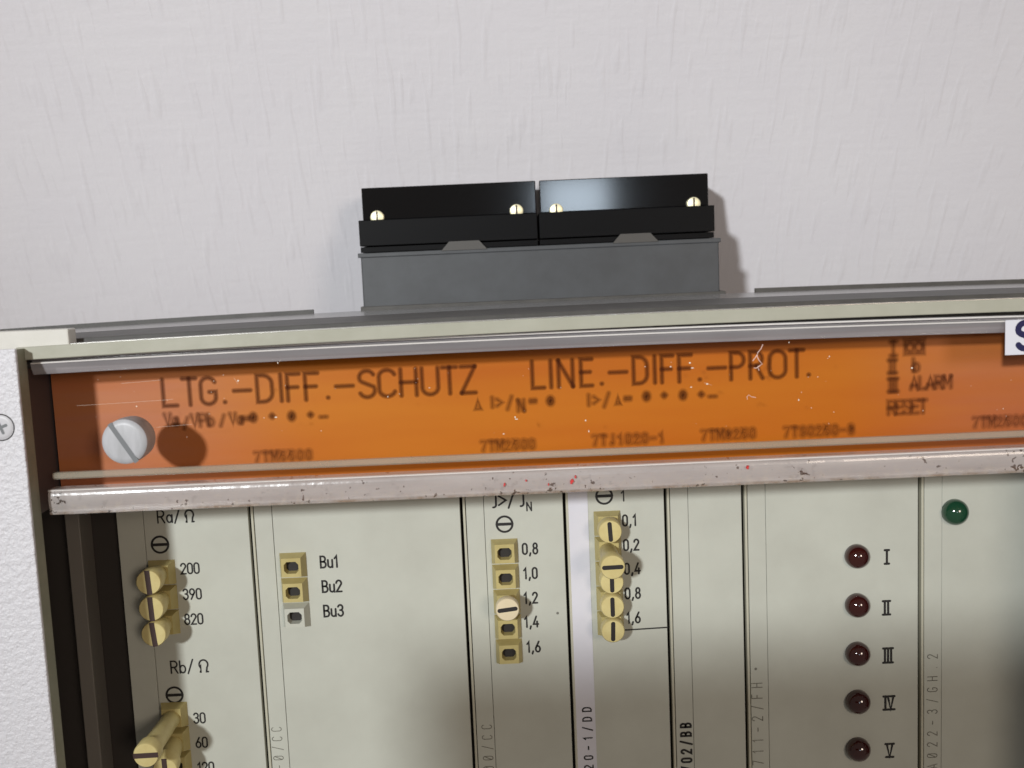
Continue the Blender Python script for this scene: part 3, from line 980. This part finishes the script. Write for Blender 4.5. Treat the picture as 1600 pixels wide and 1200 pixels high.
def small_marks(p_, wt):
    def s(txt, px, py, hpx, track=0.2, sx=1.0):
        x_, z_ = at(px, py, AY)
        p_.text(txt, x_, z_, hpx / 8.42, wt, track=track, sx=sx)
    s("Va/VbN/Vm-"[0:2], 258, 664, 17)
    s("/", 288, 668, 14)
    s("VPb", 300, 666, 18)
    s("/", 345, 664, 14)
    s("Va=", 360, 662, 16)
    s("@", 391, 660, 17)
    s("+", 422, 657, 15)
    s("@", 451, 658, 17)
    s("+", 482, 655, 15)
    s("...", 500, 652, 10, 0.4)
    s("^", 742, 639, 17, sx=1.2)
    s("I", 769, 636, 15)
    s(">", 777, 636, 15)
    s("/", 793, 638, 17)
    s("N", 810, 642, 17)
    s("=", 829, 634, 16)
    s("@", 855, 634, 17)
    s("I", 919.5, 633, 16)
    s(">", 928, 632, 15)
    s("/", 944, 634, 18)
    s("^", 962, 631, 15)
    s("=", 977, 630, 16)
    s("@", 1005, 627, 17)
    s("+", 1034, 625, 16)
    s("@", 1062, 625, 17)
    s("+", 1092, 623, 15)
    s("...", 1108, 620, 10, 0.4)
    s("i", 1391, 556, 22, sx=1.4)
    s("j", 1388, 583, 20, sx=1.2)
    s("k", 1388, 612, 20, sx=1.1)
    s("q", 1414, 553, 23, sx=1.4)
    s("b", 1427, 580, 19)
    s("ALARM", 1423, 608, 18, 0.18)
    s("RESET", 1388, 647, 20, 0.12)


V, F = soft(small_marks, AY - 0.03, 0.34, 0.82, 6)
flat("sign_lettering", V, F, "amber_ink_faint", amber)


for txt, a, b, py in (("7TM5500", 396, 490, 721), ("7TM2500", 750, 838, 704), ("7TJ1020-1", 924, 1040, 695), ("7TM3250", 1094, 1182, 687), ("7TS0250-3", 1223, 1336, 682), ("7TM2500", 1518, 1606, 667)):
    x_, z_ = at(a, py, AY)
    x2, _ = at(b, py, AY)
    V, F = soft(lambda p_, wt: p_.text(txt, x_, z_, 1.65, wt, pitch=(x2 - x_) / len(txt), sx=0.95), AY - 0.03, 0.24, 1.0, 5)
    flat("number_lettering", V, F, "amber_ink_faint", amber)

# ------------------------------------------------------------------ clear front cover
cover = empty("front_cover", (10, -27, -41))
tag(cover, "clear acrylic cover strip with dirty chipped lower rail and pale slotted screw", "cover")
X0, X1 = -81.7, 112.2
box("clear_pane", (X0 + 0.3, X1, -28.0, -26.2, -36.4, -15.0), "pane", cover)
prism_x("upper_rail", [(-26.0, -12.4), (-28.4, -12.4), (-28.75, -12.55), (-28.75, -12.8), (-28.2, -12.97), (-28.15, -13.17), (-28.9, -13.27), (-29.0, -13.45), (-28.5, -14.7), (-28.1, -15.4), (-26.0, -15.45)], X0 - 1.3, X1, "acrylic", cover)
prism_x("highlight_line", [(-28.8, -12.41), (-29.05, -12.5), (-29.05, -12.7), (-28.8, -12.78)], X0 - 0.9, X1, "glint", cover)
prism_x("highlight_line", [(-29.02, -13.2), (-29.25, -13.3), (-29.22, -13.46), (-29.02, -13.5)], X0 - 1.1, X1, "glint", cover)
prism_x("step_ridge", [(-27.9, -33.35), (-28.5, -33.42), (-28.75, -33.7), (-28.7, -34.3), (-28.4, -34.6), (-27.9, -34.65)], X0 + 0.6, X1, "acrylic_olive", cover)
for o in list(cover.children):
    if o.name.split(".")[0] in ("upper_rail", "highlight_line"):
        bow(o, COVER_BOW)
rail_prof = [(-26.5, -36.2), (-28.9, -36.22), (-29.5, -36.42)] + [(-29.6 - 0.32 * math.sin(a), -36.6 - 3.1 * (1 - math.cos(a)) / 2) for a in [math.pi * k / 10 for k in range(1, 9)]] + [(-29.75, -39.75), (-29.9, -40.1), (-29.75, -40.55), (-29.2, -40.75), (-26.5, -40.75)]
lr = prism_x("lower_rail", rail_prof, X0, X1, "acrylic_dirty", cover, 60, 0.03)
prism_x("highlight_line", [(-29.35, -36.2), (-29.7, -36.28), (-29.68, -36.42), (-29.4, -36.5)], X0, X1, "glint", cover)
sx, sz = at(195, 690, -32.5)
bm = bmesh.new()
lathe_y(bm, sx, sz, [(0, -33.0), (2.9, -33.0), (3.55, -32.9), (3.85, -32.6), (3.95, -30.4), (3.8, -28.05)], 56)
scr = link_mesh("slotted_screw", bm, "screw_white", cover, True)
a0, b0 = Vector(at(171, 662, -33.0)), Vector(at(214, 722, -33.0))
pr = Print(-33.02)
dd = (b0 - a0).normalized()
nn = Vector((-dd.y, dd.x)) * 0.42
pr.put([a0 - nn, b0 - nn, b0 + nn, a0 + nn], [(0, 1, 2, 3)], lambda q: (q[0], q[1]))
pr.build("slot", "slot_grey", scr)
# flecks of red paint on the lower rail
for px, py, r in ((788, 758, 0.35), (822, 751, 0.3), (894, 752, 0.55), (899, 746, 0.35), (1168, 730, 0.45), (857, 757, 0.22)):
    bm = bmesh.new()
    x, z = at(px, py, -30.4)
    vv = []
    for k in range(8):
        a = 2 * math.pi * k / 8
        rr = r * random.uniform(0.4, 1.1)
        vv.append((x + rr * math.cos(a) * 0.6 + rr * math.sin(a) * 0.3, z + rr * math.sin(a)))
    f0 = [bm.verts.new((q[0], -30.48, q[1])) for q in vv]
    f1 = [bm.verts.new((q[0], -29.9, q[1])) for q in vv]
    bm.faces.new(f0)
    for k in range(8):
        bm.faces.new((f0[k], f0[(k + 1) % 8], f1[(k + 1) % 8], f1[k]))
    link_mesh("paint_fleck", bm, "red_paint", lr)

# sticker with the start of a word
x0, z0 = at(1570, 555, -29.5)
sticker = box("sticker", (x0, x0 + 34, -29.62, -29.5, z0, z0 + 6.05), "sticker")
tag(sticker, "white sticker with a bold navy letter S at the right end of the cover", "sticker")
p = Print(-29.65)
p.text("S", x0 + 2.15, z0 + 1.0, 4.5, 1.05, sx=1.15)
p.build("lettering", "navy", sticker)


# fibre and dust on the pane
def tube(bm, pts, r, n=6):
    prev = None
    for k, q in enumerate(pts):
        q = Vector(q)
        d = (Vector(pts[min(k + 1, len(pts) - 1)]) - Vector(pts[max(k - 1, 0)])).normalized()
        u = d.cross(Vector((0, 1, 0))).normalized()
        w_ = d.cross(u)
        rg = [bm.verts.new(q + (u * math.cos(2 * math.pi * i / n) + w_ * math.sin(2 * math.pi * i / n)) * r) for i in range(n)]
        if prev:
            for i in range(n):
                bm.faces.new((prev[i], prev[(i + 1) % n], rg[(i + 1) % n], rg[i]))
        else:
            bm.faces.new(rg)
        prev = rg
    bm.faces.new(list(reversed(prev)))


bm = bmesh.new()
F3 = lambda px, py: (at(px, py, -28.2)[0], -28.2, at(px, py, -28.2)[1])
for path in ([(1192, 538), (1189, 545), (1184, 551), (1183, 557), (1186, 563), (1191, 569), (1184, 573), (1186, 579)], [(1184, 553), (1180, 559), (1176, 564)], [(1187, 572), (1182, 575), (1178, 575)]):
    tube(bm, [F3(*q) for q in path], 0.07)
fib = link_mesh("lint_fibre", bm, "fibre")
tag(fib, "pale branching lint fibre stuck over the letters of PROT", "lint")
bm = bmesh.new()
tube(bm, [F3(*q) for q in [(1168, 624), (1167, 620), (1170, 617), (1174, 620), (1181, 621)]], 0.05)
fib = link_mesh("lint_fibre", bm, "fibre")
tag(fib, "tiny curled lint fibre on the orange strip below PROT", "lint")

bm = bmesh.new()
spots = [(640 / 3 + 0, 635), (431, 652), (606, 620), (671, 606), (805, 652), (807, 655), (915, 657), (920, 674), (1008, 573), (1048, 573), (1078, 567), (1082, 575), (1233, 535), (1296, 557), (1248, 625), (434, 567), (372, 595), (787, 678), (1425, 575), (1105, 600), (1080, 605)]
for k in range(46):
    spots.append((random.uniform(110, 1590), random.uniform(585, 700)))
for k, (px, py) in enumerate(spots):
    if k > 20:
        py -= (px - 300) * 0.035
    x, z = at(px, py, -28.1)
    r = random.uniform(0.10, 0.19) if k <= 20 else random.uniform(0.03, 0.09)
    res = bmesh.ops.create_icosphere(bm, subdivisions=1, radius=r)
    st = random.uniform(0.6, 1.8)
    for v in res["verts"]:
        v.co = Vector((x + v.co.x * st, -28.06 + v.co.y * 0.5, z + v.co.z / st))
dust = link_mesh("dust", bm, "dust")
tag(dust, "pale dust grains scattered on the clear cover over the orange strip", "dust", kind="stuff")

# ------------------------------------------------------------------ terminal block behind the top plate
tb = empty("terminal_block", (7.5, 40, -10.9))
tag(tb, "grey and glossy black terminal block standing on the rear of the housing against the wall", "terminal block")
YB = 31.5
box("base", (-33.2, 48.5, YB, YB + 16, -11.2, 2.4), "grey_plastic", tb, 0.3)
box("base_flange", (-33.8, 49.8, YB - 0.6, YB + 16.3, -11.4, -8.9), "dark_strip", tb, 0.2)
box("base_flange", (-33.8, 48.9, YB - 0.2, YB + 16.4, 2.2, 3.2), "grey_plastic", tb, 0.15)
for xa, xb in ((-33.2, 7.35), (7.75, 47.6)):
    cap = box("black_cover", (xa, xb, YB + 0.9, YB + 16.2, 3.3, 4.6), "satin_black", tb, 0.1)
    box("lower_tier", (xa, xb, YB - 0.2, YB + 16.2, 4.75, 10.6), "satin_black", cap, 0.15)
    box("upper_tier", (xa + 0.5, xb - 0.5 if xb > 20 else xb, YB + 4.0, YB + 17.4, 10.7, 18.1), "gloss_black", cap, 0.2)
    xm = (-9.5 if xa < 0 else 29.5)
    bm = bmesh.new()
    q = [(xm - 5.2, 3.0), (xm + 5.2, 3.0), (xm + 3.4, 5.0), (xm - 3.4, 5.0)]
    f0 = [bm.verts.new((a, YB - 0.5, b)) for a, b in q]
    f1 = [bm.verts.new((a, YB + 1.5, b)) for a, b in q]
    bm.faces.new(f0)
    bm.faces.new(f1)
    for k in range(4):
        bm.faces.new((f0[k], f0[(k + 1) % 4], f1[(k + 1) % 4], f1[k]))
    link_mesh("latch_tab", bm, "grey_tab", tb)
for px, py in ((590, 340), (807, 330), (869, 329), (1083, 319)):
    x, z = at(px, py, YB + 4.0)
    bm = bmesh.new()
    lathe_y(bm, x, z, [(0, YB + 2.8), (1.3, YB + 2.81), (1.52, YB + 2.95), (1.58, YB + 3.3), (1.58, YB + 4.3)], 32)
    ts = link_mesh("terminal_screw", bm, "brass", tb, True)
    pr = Print(YB + 2.76)
    pr.line((x, z - 1.2), (x, z + 1.2), 0.38)
    pr.build("slot", "slot_brown", ts)

# hairline scratches in the clear cover
bm = bmesh.new()
for pts in ([(120, 634), (200, 629), (270, 624)], [(228, 669), (300, 663)], [(190, 599), (250, 594)], [(365, 590), (372, 600)],
            [(1100, 598), (1112, 602)], [(436, 566), (440, 560)]):
    tube(bm, [F3(*q) for q in pts], 0.014, 5)
tag(link_mesh("scratch", bm, "dust", cover), kind="stuff")

# the telephone that takes the picture, behind the lens: its shadow falls over the foot of the modules
ph = empty("smartphone", (-55, -290, -70))
tag(ph, "black smartphone held level in front of the relay, its shadow over the lower modules", "smartphone")
box("body", (-131, 20, -298, -290.5, -70, 7), "satin_black", ph, 3.4, 5)
box("screen", (-127, 16, -298.4, -298.05, -67, 4), "gloss_black", ph)
bm = bmesh.new()
lathe_y(bm, 2, -14, [(0, -289.6), (9, -289.6), (9.6, -290.0), (9.6, -290.6)], 40)
link_mesh("camera_ring", bm, "gloss_black", ph, True)
